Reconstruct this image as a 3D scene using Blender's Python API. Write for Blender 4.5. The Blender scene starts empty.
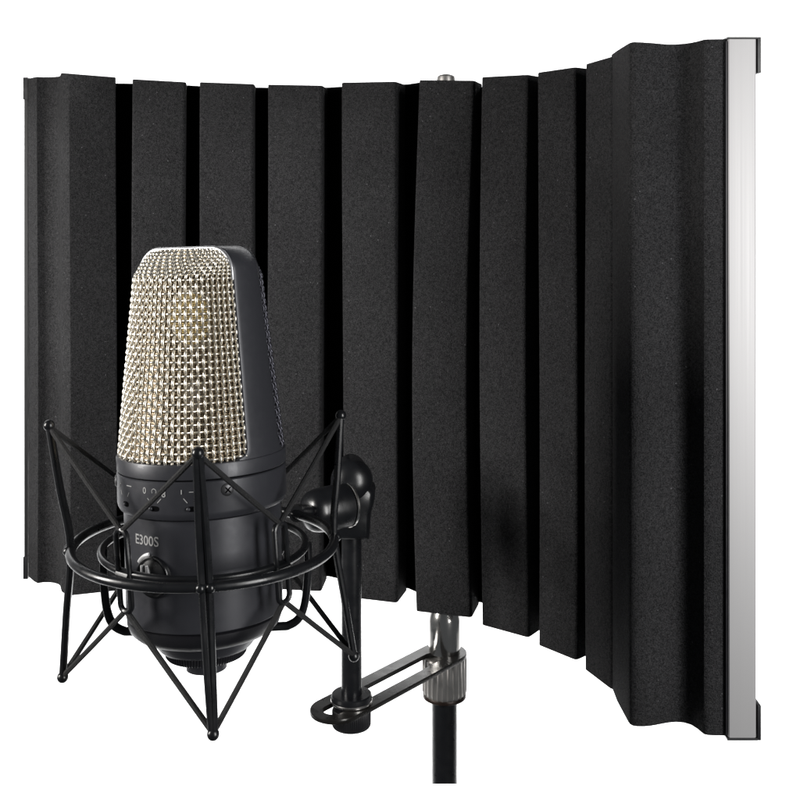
import bpy, bmesh, math, random
from mathutils import Vector, Matrix
random.seed(7)
F = 1135.0; HX = 400.0; HY = 190.0          # focal length and principal point, in units of the 800 px frame
def W(px, py, Y):
    return Vector(((px-HX)*Y/F, Y, -(py-HY)*Y/F))
def WX(px, Y): return (px-HX)*Y/F
def WZ(py, Y): return -(py-HY)*Y/F
scene = bpy.context.scene
C = scene.collection
PI = math.pi

# ------------------------------------------------------------------ materials
def new_mat(name):
    m = bpy.data.materials.new(name); m.use_nodes = True
    nt = m.node_tree; b = nt.nodes['Principled BSDF']
    return m, nt, b
def simple(name, col, rough=.5, metal=0.0, noise=None, bump=None, spec=.5, var=.15, coat=0):
    """noise=(scale) varies roughness+colour a little; bump=(scale,strength,distance)"""
    m, nt, b = new_mat(name)
    b.inputs['Base Color'].default_value = (*col, 1)
    b.inputs['Roughness'].default_value = rough
    b.inputs['Metallic'].default_value = metal
    b.inputs['Specular IOR Level'].default_value = spec
    b.inputs['Coat Weight'].default_value = coat
    tc = nt.nodes.new('ShaderNodeTexCoord')
    if noise:
        n = nt.nodes.new('ShaderNodeTexNoise'); n.inputs['Scale'].default_value = noise; n.inputs['Detail'].default_value = 4
        nt.links.new(tc.outputs['Object'], n.inputs['Vector'])
        mr = nt.nodes.new('ShaderNodeMapRange')
        mr.inputs['From Min'].default_value = .3; mr.inputs['From Max'].default_value = .7
        mr.inputs['To Min'].default_value = max(rough-var*.5, .03); mr.inputs['To Max'].default_value = rough+var*.5
        nt.links.new(n.outputs['Fac'], mr.inputs['Value']); nt.links.new(mr.outputs['Result'], b.inputs['Roughness'])
    if bump:
        n2 = nt.nodes.new('ShaderNodeTexNoise'); n2.inputs['Scale'].default_value = bump[0]; n2.inputs['Detail'].default_value = 3
        nt.links.new(tc.outputs['Object'], n2.inputs['Vector'])
        bp = nt.nodes.new('ShaderNodeBump'); bp.inputs['Strength'].default_value = bump[1]; bp.inputs['Distance'].default_value = bump[2]
        nt.links.new(n2.outputs['Fac'], bp.inputs['Height']); nt.links.new(bp.outputs['Normal'], b.inputs['Normal'])
    return m

def foam_mat(name, lo, hi, speck):
    m, nt, b = new_mat(name)
    N = nt.nodes.new; L = nt.links.new
    tc = N('ShaderNodeTexCoord')
    n = N('ShaderNodeTexNoise'); n.inputs['Scale'].default_value = 1500; n.inputs['Detail'].default_value = 2; n.inputs['Roughness'].default_value = .7
    L(tc.outputs['Object'], n.inputs['Vector'])
    n2 = N('ShaderNodeTexNoise'); n2.inputs['Scale'].default_value = 22; n2.inputs['Detail'].default_value = 3
    L(tc.outputs['Object'], n2.inputs['Vector'])
    r = N('ShaderNodeValToRGB'); r.color_ramp.elements[0].position = .38; r.color_ramp.elements[1].position = .71
    r.color_ramp.elements[0].color = (*lo, 1); r.color_ramp.elements[1].color = (*hi, 1)
    n3 = N('ShaderNodeTexNoise'); n3.inputs['Scale'].default_value = 520; n3.inputs['Detail'].default_value = 2
    L(tc.outputs['Object'], n3.inputs['Vector'])
    cmb = N('ShaderNodeMix'); cmb.data_type = 'FLOAT'; cmb.inputs[0].default_value = .24
    L(n.outputs['Fac'], cmb.inputs[2]); L(n3.outputs['Fac'], cmb.inputs[3])
    L(cmb.outputs[0], r.inputs['Fac'])
    # large soft wear variation
    mr = N('ShaderNodeMapRange'); mr.inputs['From Min'].default_value = .3; mr.inputs['From Max'].default_value = .7
    mr.inputs['To Min'].default_value = .88; mr.inputs['To Max'].default_value = 1.12
    L(n2.outputs['Fac'], mr.inputs['Value'])
    mul = N('ShaderNodeMix'); mul.data_type = 'RGBA'; mul.blend_type = 'MULTIPLY'; mul.inputs['Factor'].default_value = 1
    L(r.outputs['Color'], mul.inputs['A']); L(mr.outputs['Result'], mul.inputs['B'])
    # sparse lint / bright cells
    v = N('ShaderNodeTexVoronoi'); v.inputs['Scale'].default_value = 420
    L(tc.outputs['Object'], v.inputs['Vector'])
    sep = N('ShaderNodeSeparateColor'); L(v.outputs['Color'], sep.inputs['Color'])
    gt = N('ShaderNodeMath'); gt.operation = 'GREATER_THAN'; gt.inputs[1].default_value = .975; L(sep.outputs['Red'], gt.inputs[0])
    lt = N('ShaderNodeMath'); lt.operation = 'LESS_THAN'; lt.inputs[1].default_value = .17; L(v.outputs['Distance'], lt.inputs[0])
    an = N('ShaderNodeMath'); an.operation = 'MULTIPLY'; L(gt.outputs[0], an.inputs[0]); L(lt.outputs[0], an.inputs[1])
    mx = N('ShaderNodeMix'); mx.data_type = 'RGBA'; L(an.outputs[0], mx.inputs['Factor']); L(mul.outputs['Result'], mx.inputs['A'])
    mx.inputs['B'].default_value = (*speck, 1)
    L(mx.outputs['Result'], b.inputs['Base Color'])
    b.inputs['Roughness'].default_value = .95; b.inputs['Specular IOR Level'].default_value = .12
    
    bp = N('ShaderNodeBump'); bp.inputs['Strength'].default_value = .75; bp.inputs['Distance'].default_value = .0009
    L(n.outputs['Fac'], bp.inputs['Height']); L(bp.outputs['Normal'], b.inputs['Normal'])
    return m

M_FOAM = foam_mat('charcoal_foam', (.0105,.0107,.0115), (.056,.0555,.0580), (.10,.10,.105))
M_FOAMBASE = foam_mat('black_groove_backing', (.0012,.0014,.0015), (.0035,.0038,.004), (.006,.006,.006))  # near-black tone for the groove floor
M_BACK = simple('black_sheet_metal', (.012,.012,.013), .55, .0, noise=60)
M_CAP = simple('black_plastic', (.012,.012,.014), .4, noise=200)

def alu_mat():
    m, nt, b = new_mat('brushed_aluminium')
    N = nt.nodes.new; L = nt.links.new
    tc = N('ShaderNodeTexCoord'); mp = N('ShaderNodeMapping'); mp.inputs['Scale'].default_value = (2500, 2500, 6)
    L(tc.outputs['Object'], mp.inputs['Vector'])
    n = N('ShaderNodeTexNoise'); n.inputs['Scale'].default_value = 1; n.inputs['Detail'].default_value = 2; L(mp.outputs['Vector'], n.inputs['Vector'])
    mr = N('ShaderNodeMapRange'); mr.inputs['To Min'].default_value = .58; mr.inputs['To Max'].default_value = .72; L(n.outputs['Fac'], mr.inputs['Value'])
    L(mr.outputs['Result'], b.inputs['Roughness'])
    b.inputs['Base Color'].default_value = (.53,.525,.53,1); b.inputs['Metallic'].default_value = .55
    return m
M_ALU = alu_mat()
M_BODY = simple('satin_charcoal_paint', (.037,.038,.045), .41, .25, noise=300, bump=(5000,.12,.00012), var=.08, coat=.05)
M_BODYDK = simple('satin_black_paint', (.012,.012,.015), .42, .2, noise=200, var=.1)
M_SEAM = simple('dark_seam', (.002,.002,.0025), .9, noise=100, spec=.05)
M_WIRE = simple('champagne_nickel_wire', (.92,.87,.77), .36, 1.0, noise=700, var=.14)
M_WIRE_SHADED = simple('shaded_nickel_wire', (.07,.07,.085), .38, .8, noise=700, var=.14)  # same nickel as the front wire, shade put in as a darker colour
M_RIM_HILITE = simple('rim_highlight', (.60,.60,.62), .3, .75, noise=300)  # pale tone puts the frame edge's highlight into the colour
M_GLOSS = simple('gloss_black_enamel', (.0065,.007,.0085), .30, 0, noise=150, var=.12, bump=(900,.06,.0003), spec=.6)
M_CORD = simple('black_elastic_cord', (.014,.014,.015), .75, 0, bump=(2600,1.0,.0006), noise=900)
M_CHROME = simple('worn_chrome', (.86,.84,.81), .20, 1.0, noise=90, var=.14)
M_KNURL = simple('nickel_knurled', (.56,.54,.52), .42, .85, noise=90, var=.14)
M_WHITEINK = simple('white_ink', (.34,.34,.34), .6, noise=500)
M_EMBLEM_GLINT = simple('silver_emblem_glint', (.85,.85,.86), .25, .35, noise=400)  # used for the emblem and for the painted glint above the badge
M_SCREW = simple('dark_plated_screw', (.12,.12,.125), .4, .7, noise=400)
M_GOLD = simple('gold_membrane', (.90,.68,.25), .4, .35, noise=200)
M_CAPRING = simple('capsule_ring', (.55,.52,.45), .4, .7, noise=200)
M_DARKIN = simple('inner_dark', (.02,.018,.016), .7, noise=100)
M_BRONZE = simple('brownish_black_washer', (.03,.018,.014), .35, .4, noise=200)
M_ARM = simple('black_stamped_steel', (.014,.013,.012), .30, .2, noise=120, var=.16, bump=(700,.08,.0003))
M_CYC = simple('white_backdrop_paper', (.86,.86,.86), .9, noise=3, var=.05, spec=.2)

def liner_mat():
    m, nt, b = new_mat('fine_inner_mesh')
    N = nt.nodes.new; L = nt.links.new
    uv = N('ShaderNodeUVMap')
    w1 = N('ShaderNodeTexWave'); w1.wave_type = 'BANDS'; w1.bands_direction = 'X'; w1.inputs['Scale'].default_value = 26
    w2 = N('ShaderNodeTexWave'); w2.wave_type = 'BANDS'; w2.bands_direction = 'Y'; w2.inputs['Scale'].default_value = 30
    L(uv.outputs['UV'], w1.inputs['Vector']); L(uv.outputs['UV'], w2.inputs['Vector'])
    mxm = N('ShaderNodeMath'); mxm.operation = 'MAXIMUM'; L(w1.outputs['Fac'], mxm.inputs[0]); L(w2.outputs['Fac'], mxm.inputs[1])
    al = N('ShaderNodeMath'); al.operation = 'GREATER_THAN'; al.inputs[1].default_value = .74; L(mxm.outputs[0], al.inputs[0])
    L(al.outputs[0], b.inputs['Alpha'])
    b.inputs['Base Color'].default_value = (.48,.38,.26,1); b.inputs['Metallic'].default_value = .6; b.inputs['Roughness'].default_value = .45
    return m
M_LINER = liner_mat()

# ------------------------------------------------------------------ mesh helpers
def link(name, verts, faces, mat, parent=None, smooth=35, uvs=None):
    me = bpy.data.meshes.new(name); me.from_pydata([tuple(v) for v in verts], [], faces)
    me.validate(); me.update()
    me.materials.append(mat)
    if uvs:
        ul = me.uv_layers.new(name='UVMap')
        for lp in me.loops: ul.data[lp.index].uv = uvs[lp.vertex_index]
    if smooth is not None:
        me.shade_smooth()
        try: me.set_sharp_from_angle(angle=math.radians(smooth))
        except Exception: pass
    o = bpy.data.objects.new(name, me); C.objects.link(o)
    if parent: o.parent = parent
    return o
class MB:
    def __init__(s): s.v = []; s.f = []
    def add(s, v, f):
        k = len(s.v); s.v += [Vector(p) for p in v]; s.f += [tuple(i+k for i in q) for q in f]
    def build(s, name, mat, parent=None, off=None, smooth=35):
        if off is not None: s.v = [p-off for p in s.v]
        bm = bmesh.new(); vs = [bm.verts.new(p) for p in s.v]
        for q in s.f:
            try: bm.faces.new([vs[i] for i in q])
            except ValueError: pass
        bmesh.ops.recalc_face_normals(bm, faces=bm.faces)
        me = bpy.data.meshes.new(name); bm.to_mesh(me); bm.free()
        me.materials.append(mat)
        if smooth is not None:
            me.shade_smooth(); me.set_sharp_from_angle(angle=math.radians(smooth))
        o = bpy.data.objects.new(name, me); C.objects.link(o)
        if parent: o.parent = parent
        return o
def tube(mb, path, r, sides=12, closed=False, flat=1.0):
    path = [Vector(p) for p in path]; n = len(path)
    rr = r if isinstance(r, (list, tuple)) else [r]*n
    V = []; up = None
    for i, p in enumerate(path):
        if closed: t = path[(i+1) % n]-path[i-1]
        else: t = path[min(i+1, n-1)]-path[max(i-1, 0)]
        t.normalize()
        if up is None:
            up = Vector((0,0,1)) if abs(t.z) < .9 else Vector((1,0,0))
        a = t.cross(up).normalized(); b = a.cross(t).normalized(); up = b
        for k in range(sides):
            an = 2*PI*k/sides
            V.append(p + a*math.cos(an)*rr[i] + b*math.sin(an)*rr[i]*flat)
    Fc = []
    m = n if closed else n-1
    for i in range(m):
        j = (i+1) % n
        for k in range(sides):
            k2 = (k+1) % sides
            Fc.append((i*sides+k, i*sides+k2, j*sides+k2, j*sides+k))
    if not closed:
        Fc.append(tuple(range(sides))[::-1]); Fc.append(tuple((n-1)*sides+k for k in range(sides)))
    mb.add(V, Fc)
def lathe(mb, prof, mat4=Matrix.Identity(4), seg=64, rfun=None):
    """prof: list of (r,z); closes to the axis at both ends"""
    V = []; Fc = []
    for (r, z) in prof:
        for k in range(seg):
            a = 2*PI*k/seg
            q = r*(rfun(a, z) if rfun else 1)
            V.append(mat4 @ Vector((q*math.cos(a), q*math.sin(a), z)))
    n = len(prof)
    for i in range(n-1):
        for k in range(seg):
            k2 = (k+1) % seg
            Fc.append((i*seg+k, i*seg+k2, (i+1)*seg+k2, (i+1)*seg+k))
    Fc.append(tuple(range(seg))[::-1]); Fc.append(tuple((n-1)*seg+k for k in range(seg)))
    mb.add(V, Fc)
def sphere(mb, c, r, seg=16, rings=10):
    prof = [(max(r*math.sin(PI*i/rings), r*.02), -r*math.cos(PI*i/rings)) for i in range(rings+1)]
    lathe(mb, prof, Matrix.Translation(c), seg)
def rot_to(d):                      # matrix turning +Z to d
    return Vector((0,0,1)).rotation_difference(Vector(d).normalized()).to_matrix().to_4x4()
def smooth_path(pts, n=6, closed=False):
    P = [Vector(p) for p in pts]; out = []; m = len(P)
    rng = range(m if closed else m-1)
    for i in rng:
        g = (lambda k: P[k % m]) if closed else (lambda k: P[min(max(k, 0), m-1)])
        p0, p1, p2, p3 = g(i-1), g(i), g(i+1), g(i+2)
        for j in range(n):
            t = j/n
            out.append(.5*((2*p1)+(-p0+p2)*t+(2*p0-5*p1+4*p2-p3)*t*t+(-p0+3*p1-3*p2+p3)*t**3))
    if not closed: out.append(P[-1])
    return out
def prism(mb, poly, zb, zt, nz=1, edge=.0006, bow=None):
    """poly: XY list (closed outline); zb/zt: per point lists; small rounded rims top and bottom"""
    n = len(poly); P = [Vector((p[0], p[1], 0)) for p in poly]
    c = sum(P, Vector())/n
    def inset(i, d):
        a, b, q = P[i-1], P[i], P[(i+1) % n]
        e1 = (b-a).normalized(); e2 = (q-b).normalized(); t = (e1+e2)
        if t.length < 1e-6: t = e1
        t.normalize(); nn = Vector((-t.y, t.x, 0))
        if area < 0: nn = -nn
        return b + nn*d
    area = sum(P[i-1].x*P[i].y-P[i].x*P[i-1].y for i in range(n))
    rows = [(0, edge, 0), (0, edge*.3, edge*.3), (0, 0, edge)]
    rows += [(k/nz, 0, 0) for k in range(1, nz)]
    rows += [(1, 0, -edge), (1, edge*.3, -edge*.3), (1, edge, 0)]
    V = []; Fc = []
    for (t, ins, dz) in rows:
        for i in range(n):
            p = inset(i, ins) if ins else P[i].copy()
            p.z = zb[i]+(zt[i]-zb[i])*t+dz
            if bow: p.x += bow(t, i)[0]; p.y += bow(t, i)[1]
            V.append(p)
    for r in range(len(rows)-1):
        for i in range(n):
            j = (i+1) % n
            Fc.append((r*n+i, r*n+j, (r+1)*n+j, (r+1)*n+i))
    Fc.append(tuple(range(n))[::-1]); Fc.append(tuple((len(rows)-1)*n+i for i in range(n)))
    mb.add(V, Fc)
def root(name, loc, label, cat, group=None):
    o = bpy.data.objects.new(name, None); C.objects.link(o); o.location = loc
    o.empty_display_size = .02
    o['label'] = label; o['category'] = cat
    if group: o['group'] = group
    return o

# ================================================================== acoustic shield
SH0 = Vector((0, .70, -.2665))
shield = root('acoustic_shield', SH0, 'curved sound screen with upright black foam ribs and a silver right edge, behind the microphone', 'acoustic shield')
ZB = -.2665
def Yb(py): return -ZB*F/(py-HY)           # depth of a foot point on the bottom edge
# per rib: left front corner (px, depth, top px), right front corner
ribs = [
 ((132,.7540,79),(186,.7580,82)),
 ((200,.7590,82),(255,.7600,84)),
 ((267,.7590,84.5),(322,.7540,85.5)),
 ((342,Yb(597),82.5),(397,Yb(603.5),81.5)),
 ((416,Yb(612),80),(472,Yb(618.5),80.5)),
 ((481,Yb(625),77),(528,Yb(638),74.5)),
 ((538,Yb(645.5),72.5),(576,Yb(661),67)),
 ((584.5,Yb(670),64),(612,Yb(691),56)),
]
foam_base_line = []
DEP = .0235
base = None
rib_objs = []
def arc_corner(a, b, c, r, n=4):
    """points rounding corner b between a and c"""
    a, b, c = Vector(a), Vector(b), Vector(c)
    d1 = (a-b).normalized(); d2 = (c-b).normalized()
    p0 = b+d1*r; p2 = b+d2*r; out = []
    for i in range(n+1):
        t = i/n; out.append((1-t)**2*p0+2*t*(1-t)*b+t*t*p2)
    return out
rib_data = []
for k, (A, B) in enumerate(ribs):
    a = Vector((WX(A[0], A[1]), A[1])); b = Vector((WX(B[0], B[1]), B[1]))
    e = (b-a).normalized(); nb = Vector((-e.y, e.x))
    if nb.y < 0: nb = -nb
    za = WZ(A[2], A[1]); zb_ = WZ(B[2], B[1])
    # walls of the rib lean slightly
    a2 = a+nb*DEP+e*.0005; b2 = b+nb*DEP-e*.0012
    poly = [a2]+arc_corner(a2, a, b, .0016)+arc_corner(a, b, b2, .0028)+[b2]
    L = (b-a).length
    zt = [za+(zb_-za)*min(max((p-a).dot(e)/L, 0), 1) for p in poly]
    zb = [ZB+.0003*math.sin(k*2.1)]*len(poly)
    ph = random.uniform(0, 6); amp = .0005
    def bow(t, i, k=k, ph=ph, amp=amp):
        dx = amp*math.sin(t*4.5+ph)
        if k == 4:                      # this rib sags to the left at mid height
            dx += -.0030*math.sin(PI*min(t*1.0, 1))+.0014*t
        if k == 5: dx += -.0010*math.sin(PI*t)
        return (dx, .0004*math.sin(t*6+ph))
    mb = MB(); prism(mb, poly, zb, zt, nz=14, edge=.0007, bow=bow)
    rib_data.append(mb)
    foam_base_line += [(a+nb*DEP, za-.0012), (b+nb*DEP, zb_-.0012)]
# --- left end piece (cove + first rib), one moulded foam end
def curve_px(lst): return [Vector((WX(x, Y), Y)) for (x, Y) in lst]
Lc = curve_px([(28.5,.7816),(34,.7720),(37.5,.7685),(40,.7692),(44,.7704),(49,.7704),(54,.7692),(58,.7668),(60.0,.7636),(60.7,.7580),(61.6,.7522),(64.5,.7490),(67.6,.7460),(70,.7452),(116.5,.7545)])
eR = (Lc[-1]-Lc[-2]).normalized(); nR = Vector((-eR.y, eR.x))
backL = [Lc[-1]+nR*(DEP-.002), Lc[8]+Vector((.002,.0330)), Lc[0]+Vector((.006,.0160))]
polyL = [Vector(p) for p in Lc[:-1]]+arc_corner(Lc[-2], Lc[-1], backL[0], .001, 3)+backL
pxtop = {0:79.0, 13:77}
def ztopL(p):
    px = HX+F*p.x/p.y
    if px < 61: return WZ(77.0, .770)
    return WZ(73.0+(px-62)/55*3.6, p.y if p.y < .7535 else .75)
mbL = MB(); prism(mbL, polyL, [ZB]*len(polyL), [ztopL(p) if i < 19 else .0745 for i, p in enumerate(polyL)], nz=10, edge=.0006, bow=lambda t, i: (.0004*math.sin(t*5), .0003*math.sin(t*4)))
# --- right end piece (big cove)
Rc = curve_px([(611.5,.6080),(616.8,.5915),(627.5,.5690),(629.6,.5658),(632.5,.5641),(637,.5633),(644,.5632),(652,.5640),(660,.5656),(668,.5672),(676,.5680),(684,.5673),(691,.5650),(697,.5610),(701,.5575),(704,.5552),(708,.5543),(713,.5540),(727,.5538)])
backR = [Vector((WX(729,.5538), .5538+.012)), Vector((.1630,.588)), Vector((.1480,.606)), Vector((.1290,.622))]
polyR = Rc+backR
def ztopR(p):
    px = HX+F*p.x/p.y
    tab = [(600,.0726),(617,.0728),(631,.0736),(650,.0732),(670,.0728),(690,.0734),(704,.0737),(760,.0737)]
    for (x0, z0), (x1, z1) in zip(tab, tab[1:]):
        if px <= x1: return z0+(z1-z0)*max(px-x0, 0)/(x1-x0)
    return .0737
mbR = MB(); prism(mbR, polyR, [ZB]*len(polyR), [ztopR(p) if i < len(Rc) else .072 for i, p in enumerate(polyR)], nz=10, edge=.0006)
# --- near-black groove floor that carries the ribs
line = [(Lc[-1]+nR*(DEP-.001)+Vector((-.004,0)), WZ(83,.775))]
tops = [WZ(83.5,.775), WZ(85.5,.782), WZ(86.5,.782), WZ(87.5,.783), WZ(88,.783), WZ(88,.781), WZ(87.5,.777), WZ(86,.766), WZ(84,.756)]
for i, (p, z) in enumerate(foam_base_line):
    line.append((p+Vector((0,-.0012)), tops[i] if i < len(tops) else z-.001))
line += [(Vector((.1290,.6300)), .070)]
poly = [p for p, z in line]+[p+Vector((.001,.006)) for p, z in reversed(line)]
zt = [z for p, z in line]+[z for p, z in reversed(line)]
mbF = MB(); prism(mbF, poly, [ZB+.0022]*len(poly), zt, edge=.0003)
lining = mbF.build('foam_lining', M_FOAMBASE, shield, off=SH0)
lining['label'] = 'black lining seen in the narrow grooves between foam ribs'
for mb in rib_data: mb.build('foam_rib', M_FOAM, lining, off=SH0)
o = mbL.build('foam_end', M_FOAM, lining, off=SH0, smooth=40); o['label'] = 'left foam end with a scooped edge'
o = mbR.build('foam_end', M_FOAM, lining, off=SH0, smooth=40); o['label'] = 'right foam end with a wide scooped cove'
# --- perforated metal back plate behind it all
bl = [backL[2]+Vector((-.001,.004)), backL[1]+Vector((-.002,.008))]+[p+Vector((.002,.009)) for p, z in line[1:-1]]+[Vector((.1400,.630)), Vector((.1560,.612)), Vector((.1700,.592)), Vector((.1745,.572))]
pl = smooth_path([Vector((p.x, p.y, 0)) for p in bl], 3)
poly = [Vector((p.x, p.y)) for p in pl]+[Vector((p.x+.0005, p.y+.0018)) for p in reversed(pl)]
mb = MB(); prism(mb, poly, [ZB+.004]*len(poly), [.0665]*len(poly), edge=.0003)
mb.build('back_plate', M_BACK, shield, off=SH0)
# --- right edge frame: aluminium channel, black corner caps
YF = .5515
x0, x1 = WX(728,YF), WX(756.6,YF); zt_, zb_ = WZ(39,YF), WZ(738,YF)
mb = MB(); r = .0012
pts = [Vector((x0+.0003,YF+.0005)), Vector((x0+.0008,YF))]+[Vector((x1-r+r*math.sin(a), YF+r-r*math.cos(a))) for a in [0,.4,.8,1.2,1.57]]+[Vector((x1,YF+.020)), Vector((x1-.0015,YF+.020)), Vector((x1-.0015,YF+.0025)), Vector((x0+.0003,YF+.0025))]
prism(mb, pts, [zb_]*len(pts), [zt_]*len(pts), nz=1, edge=.0002)
fr = mb.build('edge_channel', M_ALU, shield, off=SH0); fr['label'] = 'wide satin silver edge channel'
mb = MB(); q = [Vector((x0-.0008,YF+.0006)), Vector((x0-.0001,YF+.0006)), Vector((x0-.0001,YF+.010)), Vector((x0-.0008,YF+.010))]
prism(mb, q, [zb_+.001]*4, [zt_-.001]*4, edge=.0001); mb.build('edge_gasket', M_CAP, shield, off=SH0)
def box(mb, x0, x1, y0, y1, z0, z1, bev=.0004):
    prism(mb, [Vector((x0,y0)), Vector((x1,y0)), Vector((x1,y1)), Vector((x0,y1))], [z0]*4, [z1]*4, edge=bev)
for (za, zb2, lz0, lz1) in ((zt_+.0001, zt_+.0010, zt_-.0165, zt_+.0010), (zb_-.0012, zb_-.0001, zb_-.0012, zb_+.016)):
    mb = MB(); box(mb, x0-.0004, x1+.0005, YF-.0003, YF+.022, za, zb2, .0002)
    box(mb, x1+.00055, x1+.0021, YF-.0002, YF+.022, lz0, lz1, .0003)
    mb.build('corner_cap', M_CAP, shield, off=SH0)
# --- left edge frame seen almost edge-on
YL = .785
mb = MB(); box(mb, WX(26.2,YL), WX(29.5,YL), YL-.004, YL+.016, ZB+.001, WZ(79.5,YL), .0002)
o = mb.build('edge_channel', M_BACK, shield, off=SH0)
for (ya, yb) in ((78, 100), (577, 555)):
    mb = MB(); a_, b_ = sorted((WZ(ya,YL), WZ(yb,YL))); box(mb, WX(25.2,YL), WX(29.9,YL), YL-.0045, YL+.017, a_, b_, .0003)
    mb.build('corner_cap', M_CAP, shield, off=SH0)
# --- clamp post behind the screen, its rounded top shows above the ribs
mb = MB(); cx = WX(446,.775)
lathe(mb, [(.0064,-.262),(.0064,.0755),(.006,.0775),(.0045,.0785),(.002,.0790)], Matrix.Translation((cx,.775,0)), 24)
mb.build('mounting_post', M_KNURL, shield, off=SH0)

# ================================================================== microphone stand
YS = .735; SX = WX(444.5, YS)
st0 = Vector((SX, YS, WZ(784, YS)))
stand = root('microphone_stand', st0, 'straight black tube stand with silver threaded top under the foam screen', 'stand')
T = Matrix.Translation((SX, YS, 0))
mb = MB(); rp = 12.6*YS/F
lathe(mb, [(rp,WZ(784,YS)),(rp,WZ(706,YS)),(rp*1.0,WZ(700,YS)),(rp*.97,WZ(694,YS))], T, 48)
for k in range(48): mb.v[k].z = WZ(784, mb.v[k].y)      # sawn off at a slant
mb.build('stand_tube', M_GLOSS, stand, off=st0)
mb = MB(); rw = 21.6*YS/F
lathe(mb, [(rw*.98,WZ(696.5,YS)),(rw,WZ(696,YS)),(rw,WZ(694,YS)),(rw*.98,WZ(693,YS))], T, 48)
mb.build('washer', M_BRONZE, stand, off=st0)
mb = MB(); rk = 22.2*YS/F
def flute(a, z): return 1-.045*abs(math.sin(a*13))**.6
lathe(mb, [(rk*.95,WZ(693.2,YS)),(rk,WZ(690,YS)),(rk,-.3024),(rk*.95,-.3016)], T, 312, flute)
mb.build('knurled_nut', M_KNURL, stand, off=st0)
mb = MB(); rc = 16.2*YS/F
lathe(mb, [(rc*.97,WZ(651,YS)),(rc,WZ(643,YS)),(rc,WZ(630,YS)),(rc,WZ(618,YS)),(rc*.93,WZ(613,YS)),(rc*.82,WZ(608,YS)),(rc*.8,WZ(596,YS))], T, 64)
mb.build('threaded_tip', M_CHROME, stand, off=st0, smooth=15)

# ================================================================== slotted arm with swivel post
ZP = -.2986
A0 = Vector((WX(335,.654)+.0005, .654)); A1 = Vector((SX, YS))
ad = (A1-A0).normalized(); an = Vector((ad.y, -ad.x))
arm0 = Vector((A0.x, A0.y, ZP))
arm = root('extension_arm', arm0, 'black slotted flat arm with upright post and knob between stand and shock mount', 'extension arm')
Lr = (A1-A0).length
hw = .0150; sw = .0064; nseg = 14
def stadium(s0, s1, h):
    out = []
    for i in range(nseg+1):
        a = -PI/2+PI*i/nseg; out.append(A0+ad*(s1+h*math.cos(a))+an*(h*math.sin(a)))
    for i in range(nseg+1):
        a = PI/2+PI*i/nseg; out.append(A0+ad*(s0+h*math.cos(a))+an*(h*math.sin(a)))
    return out
outer = stadium(0, Lr-.001, hw); inner = stadium(-.002, Lr-.012, sw)
mb = MB(); n = len(outer); th = .0028
V = []; Fc = []
for z, e in ((0,.0004),(-.0004,0),(-th+.0004,0),(-th,.0004)):
    for i, p in enumerate(outer):
        c = A0+ad*(Lr*.5); q = p-(p-c).normalized()*e; V.append((q.x,q.y,ZP+z))
    for p in inner: V.append((p.x,p.y,ZP+z))
for r in range(3):
    for i in range(n):
        j = (i+1) % n
        Fc.append((r*2*n+i, r*2*n+j, (r+1)*2*n+j, (r+1)*2*n+i))
        Fc.append((r*2*n+n+i, (r+1)*2*n+n+i, (r+1)*2*n+n+j, r*2*n+n+j))
for r in (0, 3):
    for i in range(n):
        j = (i+1) % n
        Fc.append((r*2*n+i, r*2*n+n+i, r*2*n+n+j, r*2*n+j))
mb.add(V, Fc); mb.build('slotted_bar', M_ARM, arm, off=arm0)
PX = WX(351.5,.662); PY = .662
T = Matrix.Translation((PX, PY, 0)); rp = 10.2*PY/F
mb = MB(); lathe(mb, [(rp,ZP+.0035),(rp*.99,WZ(640,PY)),(rp*.97,WZ(500,PY))], T, 40)
post = mb.build('upright_post', M_GLOSS, arm, off=arm0)
mb = MB(); rf = 20.5*PY/F
lathe(mb, [(rf,ZP+.0019),(rf*1.0,ZP+.0030),(rf*.985,ZP+.0046),(rf*.93,ZP+.0052),(rf*.6,ZP+.0053)], T, 48); mb.build('flange', M_GLOSS, post, off=arm0)
mb = MB(); lathe(mb, [(rf*.99,ZP+.0002),(rf*1.02,ZP+.0006),(rf*1.02,ZP+.0014),(rf*.99,ZP+.0018)], T, 48); mb.build('washer', M_CHROME, post, off=arm0)
mb = MB(); rk = 19.5*PY/F
def kn(a, z): return 1-.025*abs(math.sin(a*30))
lathe(mb, [(rk*.8,ZP-.0144),(rk*.95,ZP-.0138),(rk,ZP-.0128),(rk,ZP-.0046),(rk*.95,ZP-.0036),(rk*.6,ZP-.0030)], T, 240, kn)
mb.build('knob', M_CAP, arm, off=arm0)

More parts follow.
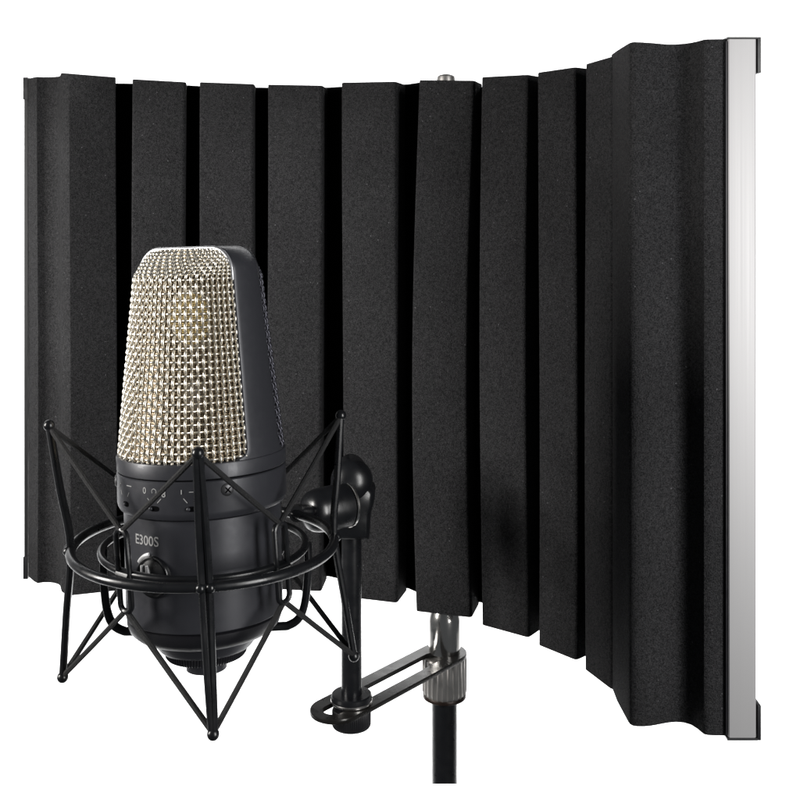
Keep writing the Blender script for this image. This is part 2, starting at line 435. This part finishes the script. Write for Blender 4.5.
# ================================================================== shock mount
MC = Vector((-.0877, .510, -.1585))
sm0 = Vector((MC.x, MC.y, -.2145))
mount = root('shock_mount', sm0, 'black wire spider cradle with elastic cords holding the microphone', 'shock mount')
def dirv(deg): a = math.radians(deg); return Vector((math.sin(a), -math.cos(a), 0))
ROT = 10
RR = .058
mb = MB(); tube(mb, [MC+dirv(i*360/96)*RR for i in range(96)], .0022, 14, closed=True)
mb.build('outer_ring', M_GLOSS, mount, off=sm0)
UP = []; LO = []
post_deg = [ROT, ROT+90, ROT+180, ROT-90]
SHR = .0030
for d in post_deg:
    u = MC+dirv(d)*.0645+Vector((-SHR,0,.0550)); l = MC+dirv(d)*.0645+Vector((SHR,0,-.0556))
    UP.append(u); LO.append(l)
    m_ = MC+dirv(d)*(RR+.0003)
    mb = MB(); side = dirv(d+90)*.0013
    for s in (-1, 1):                                   # each post is a bent pair of rods side by side
        tube(mb, smooth_path([u+side*s*.45, u.lerp(m_, .5)+side*s*1.0, m_+side*s*1.15+Vector((0,0,.002)), m_.lerp(l, .5)+side*s*.85, l+side*s*.4], 5), [.0016]*21, 10)
    pm = mb.build('post', M_GLOSS, mount, off=sm0)
    for tp in (u, l):
        mb = MB(); sphere(mb, tp, .0025); mb.build('end_cap', M_GLOSS, pm, off=sm0)
    mb = MB(); 
    for s in (-1,1): sphere(mb, m_+side*s*1.5+dirv(d)*.0010, .0021)
    mb.build('weld_boss', M_GLOSS, pm, off=sm0)
RI = .0452
mb = MB(); MI = MC+Vector((0,0,-.0012))
tube(mb, [MI+dirv(i*360/96)*RI for i in range(96)], .00165, 12, closed=True)
mb.build('inner_ring', M_GLOSS, mount, off=sm0)
# bail: goes down from the inner ring, under the microphone and up the other side
bd = dirv(95)
za = -.0375
path = [MI-bd*RI, MI-bd*(RI+.0002)+Vector((0,0,-.012)), MI-bd*(RI-.001)+Vector((0,0,-.026)), MI-bd*(RI-.0035)+Vector((0,0,za+.004)), MI-bd*(RI-.008)+Vector((0,0,za+.0006)), MI-bd*(RI-.014)+Vector((0,0,za)),
        MI+Vector((0,0,za)), MI+bd*(RI-.014)+Vector((0,0,za)), MI+bd*(RI-.008)+Vector((0,0,za+.0006)), MI+bd*(RI-.0035)+Vector((0,0,za+.004)), MI+bd*(RI-.001)+Vector((0,0,-.026)), MI+bd*(RI+.0002)+Vector((0,0,-.012)), MI+bd*RI]
path = [p+Vector((.0008,0,0)) for p in path]
mb = MB(); tube(mb, smooth_path(path, 6), .0023, 12, flat=.8); mb.build('bail', M_GLOSS, mount, off=sm0)
# elongated cord loops fixed to the inner ring
CT = []; CB = []
for q, d in enumerate((ROT-46, ROT+44, ROT+134, ROT-136)):
    c = MC+dirv(d)*(RI+.0012)+Vector((0,0,-.0005)); s = dirv(d+90)
    hw_ = .0034; zt1 = .0175; zb1 = -.0165
    sh = lambda z: Vector((-SHR*z/.055, 0, 0))
    pts = []
    for i in range(9):
        a = PI*i/8; pts.append(c+s*hw_*math.cos(a)+Vector((0,0,zt1-.003+.003*math.sin(a)))+sh(zt1))
    for i in range(9):
        a = PI+PI*i/8; pts.append(c+s*hw_*math.cos(a)+Vector((0,0,zb1+.003+.003*math.sin(a)))+sh(zb1))
    mb = MB(); tube(mb, pts, .00125, 10, closed=True)
    for zz in (.004,): tube(mb, [c-s*.0036+Vector((0,0,-.0012)), c+s*.0036+Vector((0,0,-.0012))], .0017, 8)
    mb.build('cord_loop', M_GLOSS, mount, off=sm0)
    CT.append(c+Vector((0,0,zt1-.0005))+sh(zt1)); CB.append(c+Vector((0,0,zb1+.0005))+sh(zb1))
# cords zigzag between post tips and loops: loop0 front-left, loop1 front-right, loop2 rear-right, loop3 rear-left
# post0 front, post1 right, post2 rear, post3 left
order = [(0,1),(1,1),(1,2),(2,2),(2,3),(3,3),(3,0),(0,0)]
for tips, loops, up in ((UP, CT, 1), (LO, CB, -1)):
    mb = MB()
    for (pi_, li) in order:
        a = tips[pi_]+Vector((0,0,-.0004*up)); b = loops[li]
        mid = a.lerp(b, .5)+Vector((0,0,-.0002))
        tube(mb, smooth_path([a, mid, b], 6), .00122, 8)
    mb.build('elastic_cord', M_CORD, mount, off=sm0)
# swivel barrel, clamp and link to the ring
SC = W(330, 508, .635)
ax = Vector((-.80,-.60,0)).normalized()
mb = MB(); Tm = Matrix.Translation(SC) @ rot_to(ax)
rb = .0122
lathe(mb, [(rb*.9,-.0105),(rb,-.0098),(rb,.0045),(rb*.985,.005),(rb*.97,.0085),(rb*.90,.0118),(rb*.78,.0140),(rb*.5,.0158),(rb*.2,.0163)], Tm, 56)
sw_ = mb.build('swivel_barrel', M_GLOSS, mount, off=sm0)
mb = MB(); lathe(mb, [(rb*1.01,-.0122),(rb*1.035,-.0119),(rb*1.035,-.0109),(rb*1.01,-.0106)], Tm, 56); mb.build('washer', M_CHROME, sw_, off=sm0)
poly = [(p.x, p.y) for p in smooth_path([Vector((a, b, 0)) for a, b in [(329,537),(328,505),(331,482),(336,468),(342,461.5),(349,458.5),(356,460),(362,465),(366,473),(368.5,483),(373,487.5),(375,492),(374,502),(371,514),(369.5,537.5)]], 3)]
mb = MB(); V = []; Fc = []; n = len(poly); rows = []
cc = W(350, 500, .65)
for (Y, sc) in ((.6445,.80),(.6460,.92),(.6490,.985),(.652,1.0),(.664,1.0),(.668,.95),(.670,.82)):
    for (x, y) in poly:
        p = W(x, y, .652); p.y = Y
        p.x = cc.x+(p.x-cc.x)*sc; p.z = cc.z+(p.z-cc.z)*(sc if y < 530 else min(1, sc+.05)); V.append(p)
for r in range(6):
    for i in range(n): j = (i+1) % n; Fc.append((r*n+i, r*n+j, (r+1)*n+j, (r+1)*n+i))
Fc.append(tuple(range(n))); Fc.append(tuple(6*n+i for i in range(n)))
mb.add(V, Fc); cl = mb.build('swivel_clamp', M_GLOSS, mount, off=sm0, smooth=50)
mb = MB(); dc = W(352, 480, .650)
lathe(mb, [(.0120,-.003),(.0118,.0016),(.0104,.0050),(.0078,.0074),(.0044,.0088),(.0015,.0092)], Matrix.Translation(dc) @ rot_to((.12,-1,.25)), 32); mb.build('clamp_screw', M_GLOSS, cl, off=sm0)
# link arm
rp_ = MC+dirv(140)*RR
lp = [rp_, rp_.lerp(SC+ax*.013, .4)+Vector((-.003,0,.001)), SC+ax*.013]
mb = MB(); tube(mb, smooth_path(lp, 6), .0038, 12)
mb.build('link_arm', M_GLOSS, mount, off=sm0)

# ================================================================== microphone
mic0 = Vector((-.0863, .5065, -.2135))
mic = root('condenser_microphone', mic0, 'large charcoal studio microphone with champagne wire grille standing in the wire cradle', 'microphone')
mic.rotation_euler = (math.radians(-2.6), math.radians(-1.7), 0)
GD = -31.0
gn = dirv(GD); gu = dirv(GD+90)
ZM, ZT = .0966, .1868
def R(z): return .0361-(z-ZM)*.104
ALP = math.radians(72); CA = math.cos(ALP); SA = math.sin(ALP)
RC = .0100                         # corner radius of the frame
CH = .0105                         # height of the sloped shoulder of the grille
def uc(z):                         # half width of the head in the frame plane
    w = R(z)
    if z > ZT-RC:
        t = (z-(ZT-RC))/RC; w = R(z)-RC+RC*math.sqrt(max(1-t*t, 0))
    return w
def vb(z): return R(z)*CA
def vc(z):
    v = R(z); b = vb(z)
    zc = ZT-CH
    if z > zc-.004:
        t = min((z-(zc-.004))/(CH+.004), 1)
        # soft crease then a straight slope to the top edge
        s = max(0, t-.18)/.82; s = s*(.9+.1*s)
        v = b+(v-b)*(1-s)
    return v
def G(p, z, off=0.0, sgn=1):
    th = p*ALP; k = (math.cos(th)-CA)/(1-CA)
    u = uc(z)*math.sin(th); v = vb(z)+(vc(z)-vb(z))*k
    P = gu*u+gn*v*sgn; P = Vector((P.x, P.y, z))
    if off:
        e = 1e-4; Pu = G(p+.01 if p < .99 else p, z, 0, sgn)-G(p-.01, z, 0, sgn); Pz = G(p, min(z+e, ZT), 0, sgn)-G(p, min(z+e, ZT)-2*e, 0, sgn)
        nn = Pu.cross(Pz)
        if nn.length < 1e-12: nn = gn*sgn
        nn.normalize()
        ref = gn*sgn*.8+gu*math.sin(th)*.6+Vector((0,0,.15))
        if nn.dot(ref) < 0: nn = -nn
        P = P+nn*off
    return P
# grille: woven wires (vertical warp + horizontal weft)
NV, NH = 31, 35
AMP = .00058; RW = .00066
def zpos(j):                       # even spacing along the surface, including the sloped shoulder
    return zs_tab[j]
def arc_table(nh, sub):
    N_ = 600; acc = [0]; zz = [ZM-.001+(ZT-.0003-ZM+.001)*i/N_ for i in range(N_+1)]
    for i in range(N_):
        acc.append(acc[-1]+math.hypot(zz[i+1]-zz[i], vc(zz[i+1])-vc(zz[i])))
    tot = acc[-1]; out = []; k = 0; M_ = nh*sub
    for j in range(M_+1):
        t = tot*j/M_
        while k < N_-1 and acc[k+1] < t: k += 1
        f = (t-acc[k])/max(acc[k+1]-acc[k], 1e-9); out.append(zz[k]+(zz[k+1]-zz[k])*f)
    return out
SUB = 6
ztab = arc_table(NH, SUB)
rw = random.Random(3)
def grille(sgn, mat, label=None):
    mb = MB()
    for i in range(NV+1):
        p = -1+2*(i/NV); p = max(min(p, .995), -.995)
        jit = rw.uniform(-.0006, .0006)*8
        path = []
        for j in range(NH*SUB+1):
            ph = PI*(j/SUB+.5)+PI*i
            path.append(G(max(min(p+.002*math.sin(j*.05+i), .997), -.997), ztab[j], AMP*math.cos(ph-PI/2), sgn))
        tube(mb, path, RW*1.0, 6)
    for j in range(NH+1):
        z = ztab[min(j*SUB, NH*SUB)]
        path = []
        for i in range(NV*SUB+1):
            p = -1+2*(i/(NV*SUB)); p = max(min(p, .997), -.997)
            ph = PI*(i/SUB+.5)+PI*(j+1)
            zz = min(z+.00012*math.sin(i*.07+j*1.7), ZT-.0002)
            path.append(G(p, zz, AMP*math.cos(ph-PI/2), sgn))
        tube(mb, path, RW*.84, 6)
    g = mb.build('wire_grille', mat, mic, smooth=80)
    if label: g['label'] = label
    # fine inner mesh behind it
    V = []; Fc = []; UV = []; a, b = 40, 50
    for i in range(a+1):
        for j in range(b+1):
            p = -1+2*i/a; z = ZM+(ZT-.0008-ZM)*j/b
            V.append(G(p, z, -.0016, sgn)); UV.append((i/a, j/b))
    for i in range(a):
        for j in range(b): Fc.append((i*(b+1)+j, (i+1)*(b+1)+j, (i+1)*(b+1)+j+1, i*(b+1)+j+1))
    link('inner_mesh', V, Fc, M_LINER if sgn > 0 else M_DARKIN, g, 80, UV)
grille(1, M_WIRE, 'champagne coloured woven wire grille')
grille(-1, M_WIRE_SHADED, 'rear wire grille, its shade put in as a darker colour')
# frame band over the head
path = []
N1, N2, N3 = 32, 10, 16
zf0 = ZM+.0004
zs_ = [zf0+.0006*i for i in range(12)]
zs_ += [zs_[-1]+(ZT-RC-zs_[-1])*(i+1)/(N1-11) for i in range(N1-12)]
N1 = len(zs_)
for z in zs_: path.append((R(z), z))
def fillet(z):
    r = .0042; h = z-(ZM+.0010)
    if h <= 0: return r
    if h >= r: return 0
    return r-math.sqrt(max(r*r-(r-h)**2, 0))
for i in range(N2+1):
    a = PI/2*i/N2; path.append((R(ZT)-RC+RC*math.cos(a)+ (R(ZT-RC)-R(ZT))*(1-i/N2), ZT-RC+RC*math.sin(a)))
top0 = path[-1][0]
half = list(path)
for i in range(1, N3+1): half.append((top0*(1-i/N3), ZT))
full = half+[(-u, z) for (u, z) in reversed(half[:-1])]
V = []; Fc = []; cols = 13; OFF = .0012
n = len(full)
def bandpt(k, v_, off):
    u, z = full[k]; Rz = R(min(z, ZT))
    b = vb(min(z, ZT)); v = v_*(b*1.02+fillet(z))
    bulge = math.sqrt(max(1-(v/Rz)**2, 0))
    a_ = full[max(k-1, 0)]; c_ = full[min(k+1, n-1)]
    tu, tz = c_[0]-a_[0], c_[1]-a_[1]; l = math.hypot(tu, tz) or 1
    nu, nz = tz/l, -tu/l
    P = gu*(u*bulge+nu*off)+gn*v
    return Vector((P.x, P.y, z+nz*off))
for k in range(n):
    row = [(-1,-.0030),(-1,OFF*.35)]+[(-.985,OFF*.85)]+[(-.95+1.9*c/(cols-1), OFF) for c in range(cols)]+[(.985,OFF*.85)]+[(1,OFF*.35),(1,-.0030)]
    for (v_, off) in row: V.append(bandpt(k, v_, off))
m = len(row)
for k in range(n-1):
    for c in range(m-1): Fc.append((k*m+c, k*m+c+1, (k+1)*m+c+1, (k+1)*m+c))
mb = MB(); mb.add(V, Fc); frm = mb.build('head_frame', M_BODY, mic, smooth=50)
for s in (1, -1):
    mb = MB(); pth = [bandpt(k, 1.0*s, .00055) for k in range(N1-1, n-N1+1)]
    tube(mb, pth, .00085, 8); mb.build('rim_edge', M_RIM_HILITE if s > 0 else M_BODYDK, frm, smooth=80)  # front rim pale over the top only, a highlight put in as colour
# lower fillets where the frame meets the collar
# body (lathe)
RB = .0374; RL = .0345
def lath(name, prof, mat, par=mic, seg=96, rf=None, label=None):
    mb = MB(); lathe(mb, prof, Matrix.Identity(4), seg, rf); o = mb.build(name, mat, par, smooth=30)
    if label: o['label'] = label
    return o
lath('collar', [(RB*.96,.0905),(RB-.0003,.0906),(RB,.0909),(RB+.0002,.0962),(RB-.0001,.0969),(RB-.0008,.0972),(RB-.004,.0972)], M_BODY)
lath('switch_band', [(RL-.001,.0732),(RB-.0032,.0733),(RB-.0012,.0740),(RB-.0003,.0756),(RB,.0770),(RB,.0896),(RB-.0004,.0900),(RB-.001,.0901)], M_BODY)
lath('seam', [(RB-.0012,.0895),(RB-.0012,.0909)], M_SEAM)
body = lath('lower_body', [(RL-.0015,.0262),(RL-.0003,.0263),(RL,.0267),(RL+.0002,.0730),(RL-.0005,.0734)], M_BODY)
lath('base_band', [(.0235,.0165),(.0262,.0166),(.0305,.0182),(.0330,.0205),(.0341,.0235),(.0342,.0252),(RL-.0012,.0258),(RL-.0022,.0262)], M_BODYDK, label='black tapering band at the foot of the body')
lath('base_cup', [(.0185,.0105),(.0203,.0107),(.0215,.0120),(.0228,.0150),(.0234,.0166)], M_BODY)
lath('knurled_ring', [(.0150,.0062),(.0172,.0064),(.0180,.0074),(.0184,.0100),(.0175,.0108)], M_BODYDK, seg=360, rf=lambda a, z: 1-.022*abs(math.sin(a*45)))
lath('connector', [(.0070,.0008),(.0084,.0000),(.0090,.0004),(.0090,.0066)], M_BODY, seg=48)
# head interior: capsule on a post
lath('capsule_mount', [(.010,.0965),(.010,.100),(.005,.102),(.004,.128),(.006,.130)], M_DARKIN, seg=32)
cap = None
for (zc, rr_) in ((.156,.0135),(.121,.0060)):
    mb = MB(); Tm = Matrix.Translation(Vector((0,0,zc))) @ rot_to(gn)
    lathe(mb, [(rr_,-.005),(rr_+.0015,-.004),(rr_+.0015,.004),(rr_,.005),(rr_*.9,.0051)], Tm, 40)
    cap = mb.build('capsule', M_CAPRING, mic)
    mb = MB(); lathe(mb, [(rr_*.88,.0052),(rr_*.88,.0058),(rr_*.6,.0059)], Tm, 40); mb.build('membrane', M_GOLD if zc > .13 else M_WHITEINK, cap)
# ---- wrap helpers for markings (x = arc length from phi0, y = height)
def wrap(x, y, phi, z0, r):
    a = math.radians(phi)+x/r
    return Vector((math.sin(a)*r, -math.cos(a)*r, z0+y))
def text_mesh(txt, size, phi, z0, r, name, par, squeeze=1.0, mat=M_WHITEINK):
    cu = bpy.data.curves.new('t', 'FONT'); cu.body = txt; cu.size = size; cu.align_x = 'CENTER'; cu.offset = size*.012
    cu.resolution_u = 3
    to = bpy.data.objects.new('t', cu); C.objects.link(to)
    dg = bpy.context.evaluated_depsgraph_get(); me = bpy.data.meshes.new_from_object(to.evaluated_get(dg))
    bm = bmesh.new(); bm.from_mesh(me)
    bmesh.ops.triangulate(bm, faces=bm.faces)
    V = [wrap(v.co.x*squeeze, v.co.y, phi, z0, r) for v in bm.verts]; Fc = [tuple(v.index for v in f.verts) for f in bm.faces]
    bm.free(); bpy.data.objects.remove(to); bpy.data.curves.remove(cu); bpy.data.meshes.remove(me)
    return link(name, V, Fc, mat, par, None)
def stroke(pts, phi, z0, r, w, mb):
    tube(mb, [wrap(x, y, phi, z0, r) for (x, y) in pts], w, 5)
RT = RB+.00012
text_mesh('E300S', .0058, -34, .0625, RL+.0003, 'model_lettering', mic, 1.0)
# switch scales
mb = MB()
def arc(cx, cy, r, a0, a1, n=8): return [(cx+r*math.cos(math.radians(a0+(a1-a0)*i/n)), cy+r*math.sin(math.radians(a0+(a1-a0)*i/n))) for i in range(n+1)]
w = .00019
# left switch: low-cut symbols
stroke([(-.0048,.0078),(-.0062,.0078),(-.0068,.0064)], -50, .0789, RB, w, mb)
stroke([(-.0052,.0052),(-.0040,.0034)], -50, .0789, RB, w, mb)
stroke([(.0010,.0080),(.0048,.0080)], -50, .0789, RB, w*1.1, mb)
stroke([(.0028,.0052),(.0016,.0034)], -50, .0789, RB, w, mb)
# middle switch: pad scale
stroke([(-.0034,.0042),(-.0016,.0024)], -22.5, .0789, RB, w, mb)
stroke([(.0016,.0024),(.0034,.0042)], -22.5, .0789, RB, w, mb)
# right switch: polar patterns
stroke([(-.0042,.0080),(-.0042,.0062)], 3, .0789, RB, w, mb)
stroke([(-.0034,.0045),(-.0018,.0026)], 3, .0789, RB, w, mb)
stroke([(.0018,.0026),(.0034,.0045)], 3, .0789, RB, w, mb)
stroke([(-.001,.0070),(.0012,.0070)], 3, .0789, RB, w, mb)
stroke(arc(.0046,.0070,.0011,0,330), 3, .0789, RB, w, mb)
mb.build('switch_markings', M_WHITEINK, mic, smooth=None)
text_mesh('0', .0038, -30, .0849, RT, 'switch_lettering', mic)
mb = MB(); stroke(arc(0,0,.0011,-40,220), -22.5, .0860, RB, w, mb); mb.build('switch_markings', M_WHITEINK, mic, smooth=None)
text_mesh('8', .0040, -15.4, .0839, RT, 'switch_lettering', mic)
# switches: dark slot with small lever
for (ph, lv) in ((-50,.0), (-22.5,-.0016), (3,-.0014)):
    V = []; mb = MB(); n = 20; w_, h_ = (.0024, .0011)
    ring = []
    for k in range(n):
        a = 2*PI*k/n; x = w_*abs(math.cos(a))**.7*(1 if math.cos(a) >= 0 else -1); y = h_*abs(math.sin(a))**.7*(1 if math.sin(a) >= 0 else -1)
        ring.append((x, y))
    V = [wrap(x, y, ph, .0789, RB+.00012) for x, y in ring]+[wrap(x, y, ph, .0789, RB-.0012) for x, y in ring]
    mb.add(V, [tuple(range(n))]+[(k, (k+1) % n, n+(k+1) % n, n+k) for k in range(n)])
    so = mb.build('switch', M_SEAM, mic)
    mb = MB(); a = math.radians(ph); sphere(mb, wrap(lv, 0, ph, .0789, RB+.0003), .0009, 12, 8); mb.build('lever', M_BODY, so)
# screws
for ph in (26, -78):
    a = math.radians(ph); p = wrap(0, 0, ph, .0858, RB-.0002); nn = Vector((math.sin(a), -math.cos(a), 0))
    Tm = Matrix.Translation(p) @ rot_to(nn)
    mb = MB(); lathe(mb, [(.0027,0),(.0027,.0004),(.0022,.0009),(.0014,.0011)], Tm, 24); sc_ = mb.build('screw', M_SCREW, mic)
    mb = MB(); t1 = nn.cross(Vector((0,0,1)))
    for t in (t1*.7+Vector((0,0,.7)), t1*.7-Vector((0,0,.7))): tube(mb, [p+nn*.0011-t*.0016, p+nn*.0011+t*.0016], .0003, 6)
    mb.build('screw_slot', M_SEAM, sc_)
# badge
ph = -28; a = math.radians(ph); nn = Vector((math.sin(a), -math.cos(a), 0))
BZ = .0497
Tm = Matrix.Translation(Vector((nn.x*(RL-.0014), nn.y*(RL-.0014), BZ))) @ rot_to(nn)
mb = MB(); lathe(mb, [(.0088,0),(.0088,.0020),(.0085,.0025),(.0080,.0026),(.0076,.0022),(.0072,.0018)], Tm, 56); bd_ = mb.build('badge', M_GLOSS, mic)
bd_['label'] = 'round badge on the lower body, a silver emblem in a raised black rim'
mb = MB(); lathe(mb, [(.0071,.0016),(.0069,.00205),(.0035,.0027),(.001,.0029)], Tm, 48); mb.build('emblem', M_GLOSS, bd_)
mb = MB()
RE = RL+.0017
for pts in ([(-.0050,.0046),(-.0050,.0004)], [(-.0050,.0006),(-.0008,.0002)], [(-.0018,.0006),(-.0022,.0046)], [(-.0008,.0006),(-.0019,.0044)]):
    tube(mb, [wrap(x, y, ph, BZ, RE) for x, y in pts], .00062, 8)
mb.build('emblem', M_EMBLEM_GLINT, bd_)
mb = MB()
tube(mb, [wrap(.0096*math.cos(math.radians(t)), .0092*math.sin(math.radians(t)), ph, BZ, RL+.0004) for t in range(100, 150, 5)], .0009, 8)
mb.build('badge_highlight', M_EMBLEM_GLINT, bd_)  # pale arc added as a highlight on the badge's upper left

# ================================================================== backdrop sweep
V = []; prof = [(2.3, 1.1), (2.3, 0.0), (2.3, -.9)]
for i in range(1, 13):
    a = PI/2*i/12; prof.append((2.3-.5*(1-math.cos(a)), -.9-.5*math.sin(a)))
prof += [(1.0,-1.4)]
for (y, z) in prof:
    for x in (-2.8, 2.8): V.append((x, y, z))
link('backdrop', V, [(2*i, 2*i+1, 2*i+3, 2*i+2) for i in range(len(prof)-1)], M_CYC, None, 60)
bpy.data.objects['backdrop']['kind'] = 'structure'

# ================================================================== lights
def area(name, loc, target, sx, sy, power, col=(1,1,1)):
    l = bpy.data.lights.new(name, 'AREA'); l.shape = 'RECTANGLE'; l.size = sx; l.size_y = sy; l.energy = power; l.color = col
    o = bpy.data.objects.new(name, l); C.objects.link(o); o.location = loc
    o.rotation_euler = (Vector(target)-Vector(loc)).to_track_quat('-Z', 'Y').to_euler()
    return o
area('backdrop_lamp', (0,1.5,.92), (0,2.3,.40), 2.9, .3, 52)
area('backdrop_lamp', (0,1.5,-1.25), (0,2.3,-.75), 2.9, .3, 40)
area('key_softbox', (-.655,.372,.03), (-.06,.55,-.13), .11, .30, 5.2, (1,.97,.93))
area('fill_softbox', (.49,.03,.0), (.12,.57,-.12), .18, .55, 5.2, (1,.99,.975))
l = bpy.data.lights.new('added_edge_spot', 'SPOT'); l.energy = 11; l.spot_size = math.radians(39); l.spot_blend = .5; l.shadow_soft_size = .03; l.color = (1,.985,.96)  # added spot, coned to brighten only the left foam end
o = bpy.data.objects.new('added_edge_spot', l); C.objects.link(o); o.location = (-.72,.56,.02)
o.rotation_euler = (Vector((-.245,.770,-.10))-Vector(o.location)).to_track_quat('-Z', 'Y').to_euler()

w = bpy.data.worlds.new('World'); scene.world = w; w.use_nodes = True
w.node_tree.nodes['Background'].inputs[0].default_value = (.9,.95,1,1)
w.node_tree.nodes['Background'].inputs[1].default_value = .06

# ================================================================== camera
cam = bpy.data.cameras.new('camera'); co = bpy.data.objects.new('camera', cam); C.objects.link(co)
co.location = (0,0,0); co.rotation_euler = (PI/2,0,0)
cam.sensor_width = 36; cam.lens = 36*F/800; cam.shift_y = (HY-400)/800; cam.clip_start = .02; cam.clip_end = 50
scene.camera = co
scene.render.engine = 'CYCLES'
scene.view_settings.view_transform = 'Standard'; scene.view_settings.look = 'None'
scene.view_settings.exposure = 0; scene.view_settings.gamma = 1
scene.render.resolution_x = 1024; scene.render.resolution_y = 1024
